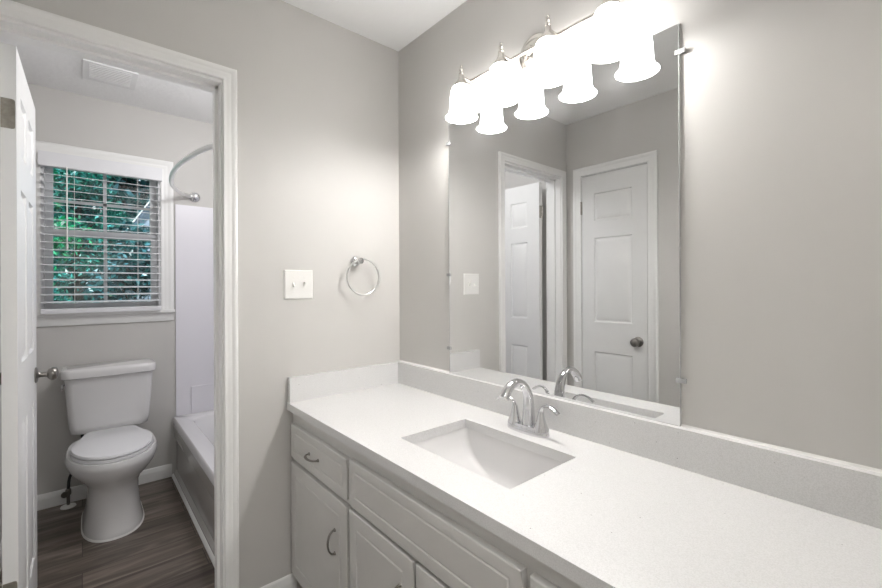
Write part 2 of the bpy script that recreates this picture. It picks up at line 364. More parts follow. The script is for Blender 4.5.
def sash(z0, z1, x, bot, top, nv):
    bm = NB(); a, b = WY0+.012, WY1-.012
    grid_slab(bm, [a, a+.036, b-.036, b], [z0, z0+bot, z1-top, z1], [(a+.036, b-.036, z0+bot, z1-top)], x-.018, x+.018, lambda u, v, t: (t, u, v))
    s_ = link('sash', bm, M['vinyl'], win, bevel=.002)
    bm = NB(); m_ = (a+b)/2+.003; box(bm, (x-.007, m_-.009, z0+bot), (x+.007, m_+.009, z1-top))
    if nv: zc = 1.80; box(bm, (x-.007, a+.036, zc-.009), (x+.007, b-.036, zc+.009))
    link('muntin', bm, M['vinyl'], s_)
    bm = NB(); box(bm, (x-.002, a+.03, z0+bot-.005), (x+.002, b-.03, z1-top+.005)); link('pane', bm, M['glass'], s_)
sash(1.585, WZ1-.012, XD-.10, .04, .035, True)
sash(WZ0, 1.625, XD-.062, .05, .04, False)

# ------------------------------------------------------------------ floor outside / trees / house
bm = NB(); grid_slab(bm, [-140, XD-.14], [-60, 60], [], -.9, -.6, lambda u, v, t: (u, v, t))
tag(link('ground', bm, M['lawn']), 'green lawn outside the bathroom window', 'ground', **st)
def tree(name, x, y, h0, h1, rad, n, m, lab, cat, size=.09, trunk=.12, grp=None):
    t = thing(name, (x, y, -.6), lab, cat, grp)
    bm = NB(); tube(bm, spline([(x, y, -.62), (x+.1, y+.05, h0), (x-.05, y, h1*.8)], 5), [trunk]*6+[trunk*.6]*5, 10)
    for k in range(7):
        a = k*2.4; z = h0+(h1-h0)*(.05+.12*k); r = rad*.75
        tube(bm, spline([(x, y, z-.3), (x+math.cos(a)*r*.5, y+math.sin(a)*r*.5, z), (x+math.cos(a)*r, y+math.sin(a)*r, z+.15)], 4), [trunk*.4, trunk*.35, trunk*.3, trunk*.3, trunk*.25, trunk*.2, trunk*.15, trunk*.1, trunk*.05], 6)
    link('trunk', bm, M['bark'], t)
    bm = NB(); zc = (h0+h1)/2; hz = (h1-h0)/2
    cl = []
    for k in range(46):
        while True:
            p = Vector((random.uniform(-1, 1), random.uniform(-1, 1), random.uniform(-1, 1)))
            if .25 < p.length < 1: break
        cl.append(Vector((x+p.x*rad, y+p.y*rad, zc+p.z*hz)))
    for k in range(n):
        c = random.choice(cl)+Vector([random.gauss(0, .20) for _ in range(3)])*(rad/1.2)
        d = Vector([random.gauss(0, 1) for _ in range(3)]).normalized(); e = d.orthogonal().normalized(); e.rotate(Matrix.Rotation(random.random()*6.28, 3, d))
        f = d.cross(e); s_ = size*random.uniform(.6, 1.3); nrm = d*s_*.12
        P = [c-e*s_, c-f*s_*.38+nrm, c+e*s_, c+f*s_*.38+nrm]
        bm.faces.new([bm.verts.new(q) for q in P])
    link('foliage', bm, m, t, smooth=5)
    return t
tree('broadleaf_tree', -8.6, -2.3, .3, 4.6, .95, 9000, M['leafA'], 'bright green broadleaf tree filling the upper left of the window', 'tree', .055, grp='trees beyond the bathroom window')
tree('broadleaf_tree', -11.0, -1.30, .6, 5.6, .72, 9000, M['leafB'], 'teal green tree in the middle of the window, sky showing through', 'tree', .06, grp='trees beyond the bathroom window')
tree('broadleaf_tree', -21.5, .2, -.4, 9.5, 2.8, 9000, M['leafC'], 'dark tree rising behind the grey gable beyond the window', 'tree', .26, .2, grp='trees beyond the bathroom window')
tree('broadleaf_tree', -15.5, -3.4, -.4, 9.0, 1.9, 8000, M['leafA'], 'far green tree behind the nearest broadleaf tree', 'tree', .19, .2, grp='trees beyond the bathroom window')
tree('garden_shrub', -5.4, -.66, -.55, 2.1, .50, 10000, M['leafC'], 'dark leafy shrub low in the right half of the window', 'shrub', .05, .03, grp='shrubs below the bathroom window')
tree('garden_shrub', -6.9, -1.62, -.55, 1.95, .42, 9000, M['leafB'], 'teal leafy shrub low in the left half of the window', 'shrub', .04, .03, grp='shrubs below the bathroom window')
ho = thing('neighbour_house', (-12, 2.2, -.6), 'neighbouring house with a grey-blue gable end beyond the trees', 'house')
bm = NB(); loft(bm, [[(X, -.15, -.6), (X, 4.65, -.6), (X, 4.65, 2.9), (X, 2.25, 6.80), (X, -.15, 2.9)] for X in (-12, -16)]); link('house_wall', bm, M['housewall'], ho)
bm = NB()
for s_ in (-1, 1):
    loft(bm, [[(X, 2.25, 6.98), (X, 2.25+s_*2.75, 2.49), (X, 2.25+s_*2.75, 2.33), (X, 2.25, 6.82)] for X in (-11.8, -16.2)])
link('house_roof', bm, M['houseroof'], ho)
bm = NB()
for s_ in (-1, 1):
    loft(bm, [[(X, 2.25, 6.99), (X, 2.25+s_*2.76, 2.48), (X, 2.25+s_*2.76, 2.42), (X, 2.25, 6.93)] for X in (-11.76, -11.799)])
link('rake_board', bm, M['trim'], ho)

# ------------------------------------------------------------------ blinds
bl = thing('window_blind', (XD, -1.09, 1.124), 'white slatted blind lowered over the window with slats open', 'blind')
BX = XD+.030; b0, b1 = -1.378, -.800
bm = NB(); box(bm, (XD+.050, b0-.006, 1.972), (XD+.062, b1+.004, 2.052)); box(bm, (XD+.019, b0-.006, 1.972), (XD+.050, b0+.004, 2.052)); box(bm, (XD+.019, b1-.006, 1.972), (XD+.050, b1+.004, 2.052))
link('valance', bm, M['blind'], bl, bevel=.002)
bm = NB(); box(bm, (XD+.022, b0+.006, 1.995), (XD+.048, b1-.006, 2.045)); link('headrail', bm, M['vinyl'], bl)
NS = 19; first = None
for k in range(NS):
    z = 1.192+k*(1.975-1.192)/(NS-1)
    if first is None:
        bm = NB(); tl = math.radians(-8); rings = []
        for y in (b0+.003, b1-.003):
            r = []
            for t, o_ in [(-.024, 0), (-.012, .0012), (0, .0017), (.012, .0012), (.024, 0), (.024, -.0026), (0, -.0012), (-.024, -.0026)]:
                r.append((BX+t*math.cos(tl), y, z+o_+t*math.sin(tl)))
            rings.append(r)
        loft(bm, rings); first = link('slat', bm, M['blind'], bl)
    else:
        c = first.copy(); COL.objects.link(c); c.parent = bl; c.location = (0, 0, z-1.192)
bm = NB(); box(bm, (BX-.024, b0+.003, 1.1245), (BX+.026, b1-.003, 1.152)); link('bottom_rail', bm, M['blind'], bl, bevel=.006)
for y in (-1.230, -.925):
    bm = NB(); tube(bm, [(BX+.0262, y, 1.15), (BX+.0262, y, 1.99)], .0009, 6); tube(bm, [(BX-.0262, y, 1.15), (BX-.0262, y, 1.99)], .0009, 6); link('ladder_cord', bm, M['plate'], bl)
bm = NB(); tube(bm, [(BX+.036, -1.262, 1.975), (BX+.036, -1.262, 1.53)], .0035, 8); lathe(bm, (BX+.036, -1.262, 1.53), (0, 0, -1), [(.0035, 0), (.0055, .006), (.0055, .03), (.003, .036)], 10); link('tilt_wand', bm, M['plate'], bl)

# ------------------------------------------------------------------ doors
RG = [(.006, .008), (.013, .009), (.036, .0015)]
PR = [(1.715, 1.905), (1.025, 1.600), (.185, .820)]
d1 = thing('door_1', (XB-.02, DY0+.03, 0), 'white six-panel bathroom door standing open inward beside the toilet', 'door', **st)
DX0, DX1, DYA, DYB = -.745, -.140, -1.385, -1.350
W_ = DX1-DX0; cols = [(.105, .265), (.338, .498)]
pan = [(a, b, c, d) for a, b in cols for c, d in PR]
us = [0, W_]+[x for c in cols for x in c]; vs = [.012, 2.030]+[x for c in PR for x in c]
link('door_leaf', panel_leaf(us, vs, pan, DYB-DYA, lambda u, v, t: (DX1-u, DYB-t, v), RG), M['door'], d1, smooth=20)
def hinge(parent, z, x, y, half=.046):
    bm = NB()
    # leaf let into the door's hinge edge (faces +x), rounded corners
    y0, y1, r = y-.0165, y+.015, .007; pts = []
    pts += [(y0, -half), (y1-r, -half)]+[(y1-r+r*math.sin(a), -half+r-r*math.cos(a)) for a in (math.pi/6, math.pi/3, math.pi/2)]
    pts += [(y1, half-r)]+[(y1-r+r*math.cos(a), half-r+r*math.sin(a)) for a in (math.pi/6, math.pi/3, math.pi/2)]+[(y0, half)]
    loft(bm, [[(x+t, a, z+b) for a, b in pts] for t in (0, .0022)])
    for zz in (-.030, -.010, .012, .032):
        lathe(bm, (x+.0022, y+(.006 if zz in (-.03, .012) else -.004), z+zz), (1, 0, 0), [(.0042, 0), (.0042, .0008), (.0012, .0008)], 10)
    h = link('hinge', bm, M['hinge'], parent)
    bm = NB(); tube(bm, [(x-.002, y-.024, z-half), (x-.002, y-.024, z+half)], .0065, 12); lathe(bm, (x-.002, y-.024, z+half), (0, 0, 1), [(.0065, 0), (.005, .006), (.001, .009)], 12)
    link('hinge_pin', bm, M['nickel'], h)
hinge(d1, 1.815, DX1, -1.3675); hinge(d1, .318, DX1, -1.3675); d1.rotation_euler = (0, 0, -.010)
KNOB = [(.031, 0), (.032, .004), (.028, .008), (.013, .011), (.0105, .016), (.0105, .030), (.013, .036), (.023, .042), (.0275, .050), (.0275, .058), (.023, .066), (.012, .071), (.001, .072)]
bm = NB(); lathe(bm, (-.683, DYB, .915), (0, 1, 0), KNOB); lathe(bm, (-.683, DYA, .915), (0, -1, 0), KNOB)
link('door_knob', bm, M['darknickel'], d1)
# closet door
d2 = thing('door_2', ((CX0+CX1)/2, WC, 0), 'narrow white three-panel closet door, closed, seen in the mirror', 'door', **st)
cw = CX1-CX0-.006; pc = [(.089, cw-.094, c, d) for c, d in PR]
link('door_leaf', panel_leaf([0, cw, .089, cw-.094], vs, pc, .035, lambda u, v, t: (CX0+.003+u, WC+.003-t, v), RG), M['door'], d2, smooth=20)
bm = NB(); box(bm, (CX0-.02, WC-.1, 0), (CX0, WC, CTOP)); box(bm, (CX1, WC-.1, 0), (CX1+.02, WC, CTOP)); box(bm, (CX0-.02, WC-.1, CTOP), (CX1+.02, WC, CTOP+.02)); box(bm, (CX0, WC-.06, 0), (CX0+.012, WC-.036, CTOP)); box(bm, (CX1-.012, WC-.06, 0), (CX1, WC-.036, CTOP))
link('door_frame', bm, M['trim'], d2)
bm = NB(); lathe(bm, (.516, WC+.003, .915), (0, 1, 0), KNOB); link('door_knob', bm, M['darknickel'], d2)
for z in (1.815, .318):
    bm = NB(); tube(bm, [(CX0, WC+.009, z-.045), (CX0, WC+.009, z+.045)], .0065, 12); box(bm, (CX0-.012, WC+.001, z-.045), (CX0+.003, WC+.0045, z+.045)); link('hinge', bm, M['hinge'], d2)

# ------------------------------------------------------------------ vanity cabinet
YF = -.537
va = thing('vanity_cabinet', (.85, -.27, 0), 'long pale painted vanity cabinet with overlay doors and drawers under the counter', 'cabinet')
bm = NB()
ZB = .105; ZTOP = HC-.030
# face frame with openings, sides, bottom, back
op = [(.055, .470, .600, .700), (.055, .470, .13, .535), (.520, 1.180, .13, .535), (.520, 1.180, .600, .700), (1.235, 1.640, .600, .700), (1.235, 1.640, .13, .535)]
grid_slab(bm, [.001, .055, .470, .520, 1.180, 1.235, 1.640, XR-.001], [ZB, .13, .535, .600, .700, ZTOP], op, YF, YF+.019, lambda u, v, t: (u, t, v))
box(bm, (.001, YF+.019, ZB), (.019, -.003, ZTOP)); box(bm, (XR-.019, YF+.019, ZB), (XR-.001, -.003, ZTOP)); box(bm, (.019, YF+.019, ZB), (XR-.019, -.003, ZB+.018)); box(bm, (.019, -.009, ZB+.018), (XR-.019, -.003, ZTOP))
box(bm, (.486, YF+.019, ZB+.018), (.504, -.009, .60)); box(bm, (1.20, YF+.019, ZB+.018), (1.218, -.009, .60))
link('cabinet_body', bm, M['cabinet'], va)
bm = NB(); box(bm, (.001, YF+.065, 0), (XR-.001, YF+.080, ZB)); link('toe_kick', bm, M['cabinet'], va)
GR = [(.0025, .0025), (.0045, .0025), (.008, .0)]
def front(name, x0, x1, z0, z1, ins=.042):
    us = [x0, x0+ins, x1-ins, x1]; vs = [z0, z0+ins, z1-ins, z1]
    bm = panel_leaf(us, vs, [(us[1], us[2], vs[1], vs[2])], .018, lambda u, v, t: (u, YF-.018+t, v), GR, both=False)
    # eased outer edge on the front face
    es = [e for e in bm.edges if all(abs(v.co.y-(YF-.018)) < 1e-5 for v in e.verts) and len(e.link_faces) == 2 and e.calc_face_angle(0) > 1.2]
    bmesh.ops.bevel(bm, geom=es, offset=.004, segments=3, profile=.5, affect='EDGES')
    return link(name, bm, M['cabinet'], va, smooth=25)
def pull(parent, c, vert, ln=.078):
    d = Vector((0, 0, 1)) if vert else Vector((1, 0, 0)); c = Vector(c); out = Vector((0, -1, 0)); bm = NB()
    pts = [c-d*ln/2, c-d*ln/2+out*.011+d*.001, c-d*ln*.32+out*.022, c+out*.027, c+d*ln*.32+out*.022, c+d*ln/2+out*.011-d*.001, c+d*ln/2]
    sp = spline(pts, 5); n = len(sp); tube(bm, sp, [(.0032+.0022*math.sin(math.pi*i/(n-1)), .0032) for i in range(n)], 10)
    for s_ in (-1, 1): lathe(bm, c+d*s_*ln/2, (0, -1, 0), [(.0062, 0), (.0058, .003), (.004, .005)], 12)
    return link(parent.name.split('.')[0]+'_pull' if False else 'pull_handle', bm, M['darknickel'], parent)
YP = YF-.018
dr = front('drawer', .024, .493, .589, .719, .026); pull(dr, (.246, YP, .651), False)
fp = front('false_front', .511, 1.199, .586, .725, .028)
dr2 = front('drawer', 1.218, 1.688, .586, .725, .028); pull(dr2, (1.445, YP, .655), False)
o = front('cabinet_door', .024, .493, .118, .566, .044); pull(o, (.414, YP, .420), True)
o = front('cabinet_door', .511, .851, .118, .568, .044); pull(o, (.793, YP, .440), True)
o = front('cabinet_door', .860, 1.199, .118, .568, .044); pull(o, (.918, YP, .440), True)
o = front('cabinet_door', 1.218, 1.688, .118, .568, .044); pull(o, (1.262, YP, .440), True)

# ------------------------------------------------------------------ countertop
SX0, SX1, SY0, SY1 = .637, 1.078, -.443, -.163
MX0L, MX1R = .379, 1.287
ct = thing('countertop', (.85, -.28, HC-.03), 'white speckled quartz countertop with matching splashes on the vanity', 'countertop')
bm = NB()
grid_slab(bm, [.001, SX0, SX1, XR-.001], [-.563, SY0, SY1, -.001], [(SX0, SX1, SY0, SY1)], HC-.030, HC, lambda u, v, t: (u, v, t))
link('counter_slab', bm, M['quartz'], ct, bevel=.0025)
bm = NB(); box(bm, (.0015, -.026, HC), (XR-.0015, -.0015, HC+HB)); link('backsplash', bm, M['quartz'], ct, bevel=.002)
bm = NB(); box(bm, (.0015, -.558, HC), (.0235, -.0261, HC+HB)); link('side_splash', bm, M['quartz'], ct, bevel=.002)
for xa, xb in ((.0005, MX0L), (MX1R, XR-.001)):
    bm = NB(); strip(bm, ((xa, -.0003, HC+HB), (xb, -.0003, HC+HB), (0, -1, 0)), [(0, 0), (.006, 0), (.003, .0022), (.0008, .0055), (0, .0058)]); link('caulk_bead', bm, M['grout'], ct)
# ------------------------------------------------------------------ sink
sk = thing('undermount_sink', ((SX0+SX1)/2, (SY0+SY1)/2, HC-.17), 'white rectangular undermount sink set into the counter', 'sink')
def rrect(cx, cy, hx, hy, r, z, n=6):
    P = []
    for sx, sy, a0 in ((1, 1, 0), (-1, 1, 90), (-1, -1, 180), (1, -1, 270)):
        for k in range(n+1):
            a = math.radians(a0+90*k/n); P.append((cx+sx*(hx-r)+r*math.cos(a), cy+sy*(hy-r)+r*math.sin(a), z))
    return P
cx, cy = (SX0+SX1)/2, (SY0+SY1)/2; zt = HC-.0305
R = [rrect(cx, cy, .238, .163, .03, zt), rrect(cx, cy, .223, .142, .018, zt), rrect(cx, cy, .220, .139, .018, zt-.010)]
for k, (f1, f2, dz) in enumerate([(.975, .985, .03), (.93, .97, .055), (.86, .955, .078), (.75, .935, .098), (.60, .90, .115), (.42, .82, .126), (.24, .60, .131), (.10, .16, .134)]):
    R.append(rrect(cx, cy+.0*k, .220*f1, .139*f2, min(.139*f2*.95, .220*f1*.9, .020+.002*k), zt-dz))
R2 = [[(p[0], p[1], p[2]) for p in r] for r in R]
bm = NB(); loft(bm, R2, False, True)
out = [rrect(cx, cy, .238, .163, .03, zt-.008), rrect(cx, cy, .230, .150, .03, zt-.02), rrect(cx, cy, .21, .148, .03, zt-.10), rrect(cx, cy, .16, .135, .03, zt-.145)]
loft(bm, out, False, True); loft(bm, [R[0], out[0]], False, False)
bmesh.ops.remove_doubles(bm, verts=bm.verts, dist=1e-5)
link('basin', bm, M['porcelain'], sk, smooth=50)
bm = NB(); lathe(bm, (cx, cy, zt-.1345), (0, 0, 1), [(.022, 0), (.022, .0025), (.018, .003), (.016, .001), (.001, .002)], 24); link('drain', bm, M['chrome'], sk)

# ------------------------------------------------------------------ faucet
FX, FY = .862, -.098
fa = thing('faucet', (FX, FY, HC), 'chrome high-arc two-handle faucet behind the sink', 'faucet')
bm = NB(); n = 40; rings = []
for s_, z in [(1, HC), (1, HC+.009), (.97, HC+.013), (.90, HC+.015), (.88, HC+.020), (.80, HC+.024)]:
    rings.append([(FX+s_*(.079 if True else 0)*math.copysign(abs(math.cos(2*math.pi*i/n))**.75, math.cos(2*math.pi*i/n)), FY+s_*.029*math.copysign(abs(math.sin(2*math.pi*i/n))**.85, math.sin(2*math.pi*i/n)), z) for i in range(n)])
loft(bm, rings); link('base_plate', bm, M['chrome'], fa)
bm = NB()
sp = spline([(FX, FY+.004, HC+.014), (FX, FY+.006, HC+.06), (FX, FY+.002, HC+.115), (FX, FY-.020, HC+.152), (FX, FY-.055, HC+.168), (FX, FY-.094, HC+.153), (FX, FY-.116, HC+.126)], 6)
n = len(sp); prof = []
for i in range(n):
    t = i/(n-1); r = .0215-.0105*min(1, (t/.6))**1.2 if t < .6 else .011+.006*(t-.6)/.4
    prof.append((r, r*(1.0 if t < .5 else 1-.15*(t-.5))))
tube(bm, sp, prof, 18); link('spout', bm, M['chrome'], fa)
bm = NB(); lathe(bm, (FX, FY+.021, HC+.016), (0, 0, 1), [(.004, 0), (.0028, .004), (.0028, .045), (.005, .048), (.0055, .054), (.002, .058)], 12); link('lift_rod', bm, M['chrome'], fa)
for s_ in (-1, 1):
    hx = FX+s_*.052
    bm = NB(); lathe(bm, (hx, FY, HC+.012), (0, 0, 1), [(.0250, 0), (.0245, .010), (.0205, .017), (.0165, .028), (.0130, .040), (.0105, .052), (.0090, .062)], 24, True, True)
    ls = spline([(hx, FY, HC+.062), (hx+s_*.003, FY-.002, HC+.082), (hx+s_*.018, FY-.005, HC+.097), (hx+s_*.044, FY-.008, HC+.099), (hx+s_*.070, FY-.010, HC+.084)], 5)
    m_ = len(ls); tube(bm, ls, [(.0100-.004*min(1, i/6) + .003*max(0, (i-8)/(m_-9)), .0100-.0062*min(1, i/9)) for i in range(m_)], 12)
    link('lever_handle', bm, M['chrome'], fa)

# ------------------------------------------------------------------ mirror
MX0, MX1, MZ0, MZ1 = .3804, 1.2856, HC+HB+.001, 1.9595
mi = thing('wall_mirror', ((MX0+MX1)/2, 0, MZ0), 'large frameless rectangular mirror standing on the backsplash', 'mirror')
bm = NB(); box(bm, (MX0, -.0055, MZ0), (MX1, -.0005, MZ1)); link('mirror_glass', bm, M['mirror'], mi)
bm = NB(); grid_slab(bm, [MX0-.0018, MX0-.0001, MX1+.0001, MX1+.0022], [MZ0-.0009, MZ0-.0001, MZ1+.0001, MZ1+.0018], [(MX0-.0001, MX1+.0001, MZ0-.0001, MZ1+.0001)], -.0060, -.0006, lambda u, v, t: (u, t, v)); link('polished_edge', bm, M['clip'], mi)
for x, z in ((MX0-.004, 1.883), (MX0-.004, 1.322), (MX0-.004, 1.009), (MX1+.004, 1.886), (MX1+.004, 1.024)):
    sx = -1 if x < .8 else 1
    bm = NB(); box(bm, (x-.012, -.0085, z-.006), (x+.012, -.0058, z+.006)); box(bm, (x+sx*.0065-.0055, -.0058, z-.006), (x+sx*.0065+.0055, -.0004, z+.006))
    link('mirror_clip', bm, M['clip'], mi, bevel=.001)

# ------------------------------------------------------------------ vanity light
LX = [.549, .749, .941, 1.140]; LY = -.090; BY = -.042; BZ = 2.074
vl = thing('vanity_light', (.84, 0, 2.03), 'nickel four-light bar fixture with glowing bell shades above the mirror', 'light fixture')
bm = NB(); lathe(bm, (.826, -.0005, 2.080), (0, -1, 0), [(.064, 0), (.064, .006), (.058, .012), (.045, .015), (.040, .021), (.026, .027), (.016, .030), (.014, .044), (.001, .046)], 40); link('back_plate', bm, M['nickel'], vl)
bm = NB(); tube(bm, [(LX[0]-.006, BY, BZ), (LX[3]+.006, BY, BZ)], .0065, 14); link('crossbar', bm, M['nickel'], vl)
for x in LX:
    bm = NB(); tube(bm, [(x, BY, BZ), (x, LY, BZ)], .0055, 12); link('lamp_arm', bm, M['nickel'], vl)
    bm = NB(); lathe(bm, (x, LY, 2.022), (0, 0, 1), [(.030, 0), (.0315, .004), (.031, .012), (.026, .024), (.017, .038), (.011, .046), (.0095, .060)], 28)
    h = link('lamp_holder', bm, M['nickel'], vl)
    bm = NB(); lathe(bm, (x, LY, 2.082), (0, 0, 1), [(.006, 0), (.0095, .004), (.0095, .007), (.0045, .010), (.004, .014), (.0075, .018), (.0075, .022), (.0035, .025), (.0035, .028), (.0055, .031), (.004, .036), (.001, .039)], 16)
    link('finial', bm, M['nickel'], h)
    bm = NB(); pr_ = [(.0285, .119), (.034, .115), (.0385, .107), (.042, .092), (.044, .070), (.0455, .045), (.0465, .028), (.0495, .014), (.056, .005), (.0620, 0)]
    lathe(bm, (x, LY, 1.919), (0, 0, 1), pr_+[(.061, .0)]+[(r-.003, z) for r, z in reversed(pr_[:-1])], 40, True, True)
    link('lamp_shade', bm, M['shade'], vl, smooth=60)
    bm = NB(); lathe(bm, (x, LY, 1.937), (0, 0, 1), [(.001, 0), (.014, .004), (.022, .015), (.025, .028), (.023, .042), (.015, .060), (.013, .085)], 20); link('bulb', bm, M['shade'], vl)
    pl = bpy.data.lights.new('bulb_glow', 'POINT'); pl.energy = 4.3; pl.color = (1.0, .988, .975); pl.shadow_soft_size = .02
    po = bpy.data.objects.new('bulb_glow', pl); COL.objects.link(po); po.location = (x, LY, 1.930)

# ------------------------------------------------------------------ switch
sw = thing('light_switch', (0, -.511, 1.2835), 'white two-toggle light switch plate beside the bathroom doorway', 'light switch')
bm = NB(); loft(bm, [rr for rr in [[(t, -.511+a, 1.2835+b) for a, b in [(-s, -s2), (s, -s2), (s, s2), (-s, s2)]] for t, s, s2 in [(.0005, .0605, .0605), (.0035, .0605, .0605), (.0065, .0560, .0560)]]])
link('switch_plate', bm, M['plate'], sw, smooth=20)
for y in (-.534, -.488):
    bm = NB(); box(bm, (.0066, y-.005, 1.2715), (.0078, y+.005, 1.2955)); dn = -1 if y < -.51 else 1
    loft(bm, [[(.0078, y+a, 1.2835+b) for a, b in [(-.004, -.008), (.004, -.008), (.004, .008), (-.004, .008)]], [(.020, y+a, 1.2835+dn*.009+b) for a, b in [(-.003, -.003), (.003, -.003), (.003, .003), (-.003, .003)]]])
    link('toggle', bm, M['plate'], sw)
    for z in (-.030, .030):
        bm = NB(); lathe(bm, (.0064, y, 1.2835+z), (1, 0, 0), [(.003, 0), (.003, .0008), (.001, .0012)], 10); link('screw', bm, M['plate'], sw)

# ------------------------------------------------------------------ towel ring
tr = thing('towel_ring', (0, -.225, 1.385), 'chrome towel ring on the wall between switch and corner', 'towel ring')
bm = NB(); lathe(bm, (0.0005, -.246, 1.389), (1, 0, 0), [(.0235, 0), (.0235, .006), (.020, .010), (.012, .013), (.0095, .018), (.0095, .034), (.0125, .038), (.0145, .044), (.0145, .054), (.012, .058), (.001, .059)], 28); link('wall_post', bm, M['chrome'], tr)
bm = NB(); rc = Vector((.046, -.229, 1.3165)); rr = .081; pts = []
for i in range(49):
    a = 2*math.pi*i/48; pts.append(rc+Vector((.0+.012*math.sin(a)*0, rr*math.cos(a), rr*math.sin(a))))
V = []
for i in range(48):
    a = 2*math.pi*i/48; c = rc+Vector((0, rr*math.cos(a), rr*math.sin(a))); e = Vector((0, math.cos(a), math.sin(a)))
    V.append([c+(e*math.cos(b)+Vector((1, 0, 0))*math.sin(b))*.0042 for b in [2*math.pi*j/10 for j in range(10)]])
loft(bm, V+[V[0]], False, False); bmesh.ops.remove_doubles(bm, verts=bm.verts, dist=1e-6); link('ring', bm, M['satin'], tr)

# ------------------------------------------------------------------ toilet
TY = -1.070
to = thing('toilet', (-1.25, TY, 0), 'white two-piece toilet with closed lid under the window', 'toilet')
def egg(xb, xf, hw, z, n=44, e=2.0, xm=None, eb=None):
    """outline from back xb to front xf, half width hw at xm"""
    xm = xb+(xf-xb)*.45 if xm is None else xm; P = []
    for i in range(n):
        a = 2*math.pi*i/n; c, s_ = math.cos(a), math.sin(a); ex = 2/(e if c > 0 else (eb or e))
        P.append((xm+(xf-xm if c > 0 else xm-xb)*math.copysign(abs(c)**ex, c), TY+hw*math.copysign(abs(s_)**ex, s_), z))
    return P
bm = NB()
loft(bm, [egg(-1.52, -.975, .128, 0.002, e=2.3, xm=-1.2, eb=4), egg(-1.52, -.972, .131, .012, e=2.3, xm=-1.2, eb=4), egg(-1.52, -.982, .124, .03, e=2.3, xm=-1.2, eb=4), egg(-1.52, -.995, .116, .10, e=2.3, xm=-1.2, eb=4),
          egg(-1.52, -1.003, .110, .17, e=2.3, xm=-1.2, eb=4), egg(-1.52, -1.003, .110, .22, e=2.2, xm=-1.2, eb=4), egg(-1.50, -.985, .122, .26, e=2.2, xm=-1.2, eb=3),
          egg(-1.49, -.945, .160, .30, e=2.1, xm=-1.2, eb=3), egg(-1.49, -.915, .184, .335, e=2.1, xm=-1.2, eb=3), egg(-1.49, -.900, .197, .37, e=2.1, xm=-1.2, eb=3), egg(-1.49, -.898, .199, .388, e=2.1, xm=-1.2, eb=3), egg(-1.49, -.906, .191, .407, e=2.1, xm=-1.2, eb=3)])
box(bm, (-1.59, TY-.10, .30), (-1.45, TY+.10, .436))
link('toilet_bowl', bm, M['porcelain'], to, smooth=50)
def seatring(xb, xf, hw, wb, z, n=28):
    """seat outline: narrow straight back widening to the round front"""
    P = []; xm = -1.165
    for i in range(n+1):
        a = -math.pi/2+math.pi*i/n; P.append((xm+(xf-xm)*math.cos(a), TY+hw*math.sin(a), z))
    P += [(xm-.04, TY+hw*.975, z), (xm-.08, TY+hw*.915, z), (xb+.06, TY+wb+.014, z), (xb+.008, TY+wb, z), (xb, TY+wb-.01, z), (xb, TY-wb+.01, z), (xb+.008, TY-wb, z), (xb+.06, TY-wb-.014, z), (xm-.08, TY-hw*.915, z), (xm-.04, TY-hw*.975, z)]
    return P
bm = NB(); loft(bm, [seatring(-1.41, -.918, .175, .115, .408), seatring(-1.41, -.915, .178, .117, .413), seatring(-1.41, -.918, .175, .115, .424)]); link('toilet_seat', bm, M['seatplastic'], to, smooth=50)
bm = NB(); loft(bm, [seatring(-1.425, -.922, .172, .112, .4265), seatring(-1.425, -.918, .176, .115, .432), seatring(-1.425, -.922, .172, .112, .442), seatring(-1.415, -.945, .150, .098, .447)]); link('seat_lid', bm, M['seatplastic'], to, smooth=50)
def trect(x0, x1, hw, r, z, n=6): return rrect((x0+x1)/2, TY, (x1-x0)/2, hw, r, z, n)
def tankring(xf, hw, r, z, bow=.018):
    P = []
    for x, y, zz in rrect((-1.603+xf)/2, TY, (xf+1.603)/2, hw, r, z, 6):
        if x > (-1.603+xf)/2: x += bow*(1-((y-TY)/hw)**2)
        P.append((x, y, zz))
    return P
bm = NB(); loft(bm, [tankring(-1.435, .165, .03, .437), tankring(-1.425, .180, .035, .445), tankring(-1.42, .187, .035, .48), tankring(-1.412, .196, .035, .60), tankring(-1.405, .205, .035, .758)]); link('tank', bm, M['porcelain'], to, smooth=50)
bm = NB(); loft(bm, [tankring(-1.396, .213, .04, .759), tankring(-1.388, .2205, .045, .765), tankring(-1.386, .222, .045, .795), tankring(-1.392, .219, .042, .808), tankring(-1.41, .20, .035, .813)]); link('tank_lid', bm, M['porcelain'], to, smooth=50)
bm = NB(); lathe(bm, (-1.46, TY-.197, .725), (0, -1, 0), [(.013, 0), (.013, .006), (.007, .009), (.006, .016)], 16); tube(bm, spline([(-1.46, TY-.212, .725), (-1.44, TY-.214, .722), (-1.405, TY-.214, .712)], 4), [.006, .006, .006, .0055, .0055, .006, .0065, .007, .0065], 10); link('flush_lever', bm, M['chrome'], to)
bm = NB(); ft = egg(-1.52, -.966, .136, .0005, e=2.3, xm=-1.2, eb=4); loft(bm, [ft, egg(-1.52, -.970, .132, .008, e=2.3, xm=-1.2, eb=4)]); link('caulk_line', bm, M['grout'], to)
for s_ in (-1, 1):
    bm = NB(); lathe(bm, (-1.425, TY+s_*.07, .425), (0, 1, 0), [(.011, -.02), (.011, .02)], 14); link('lid_hinge', bm, M['seatplastic'], to)
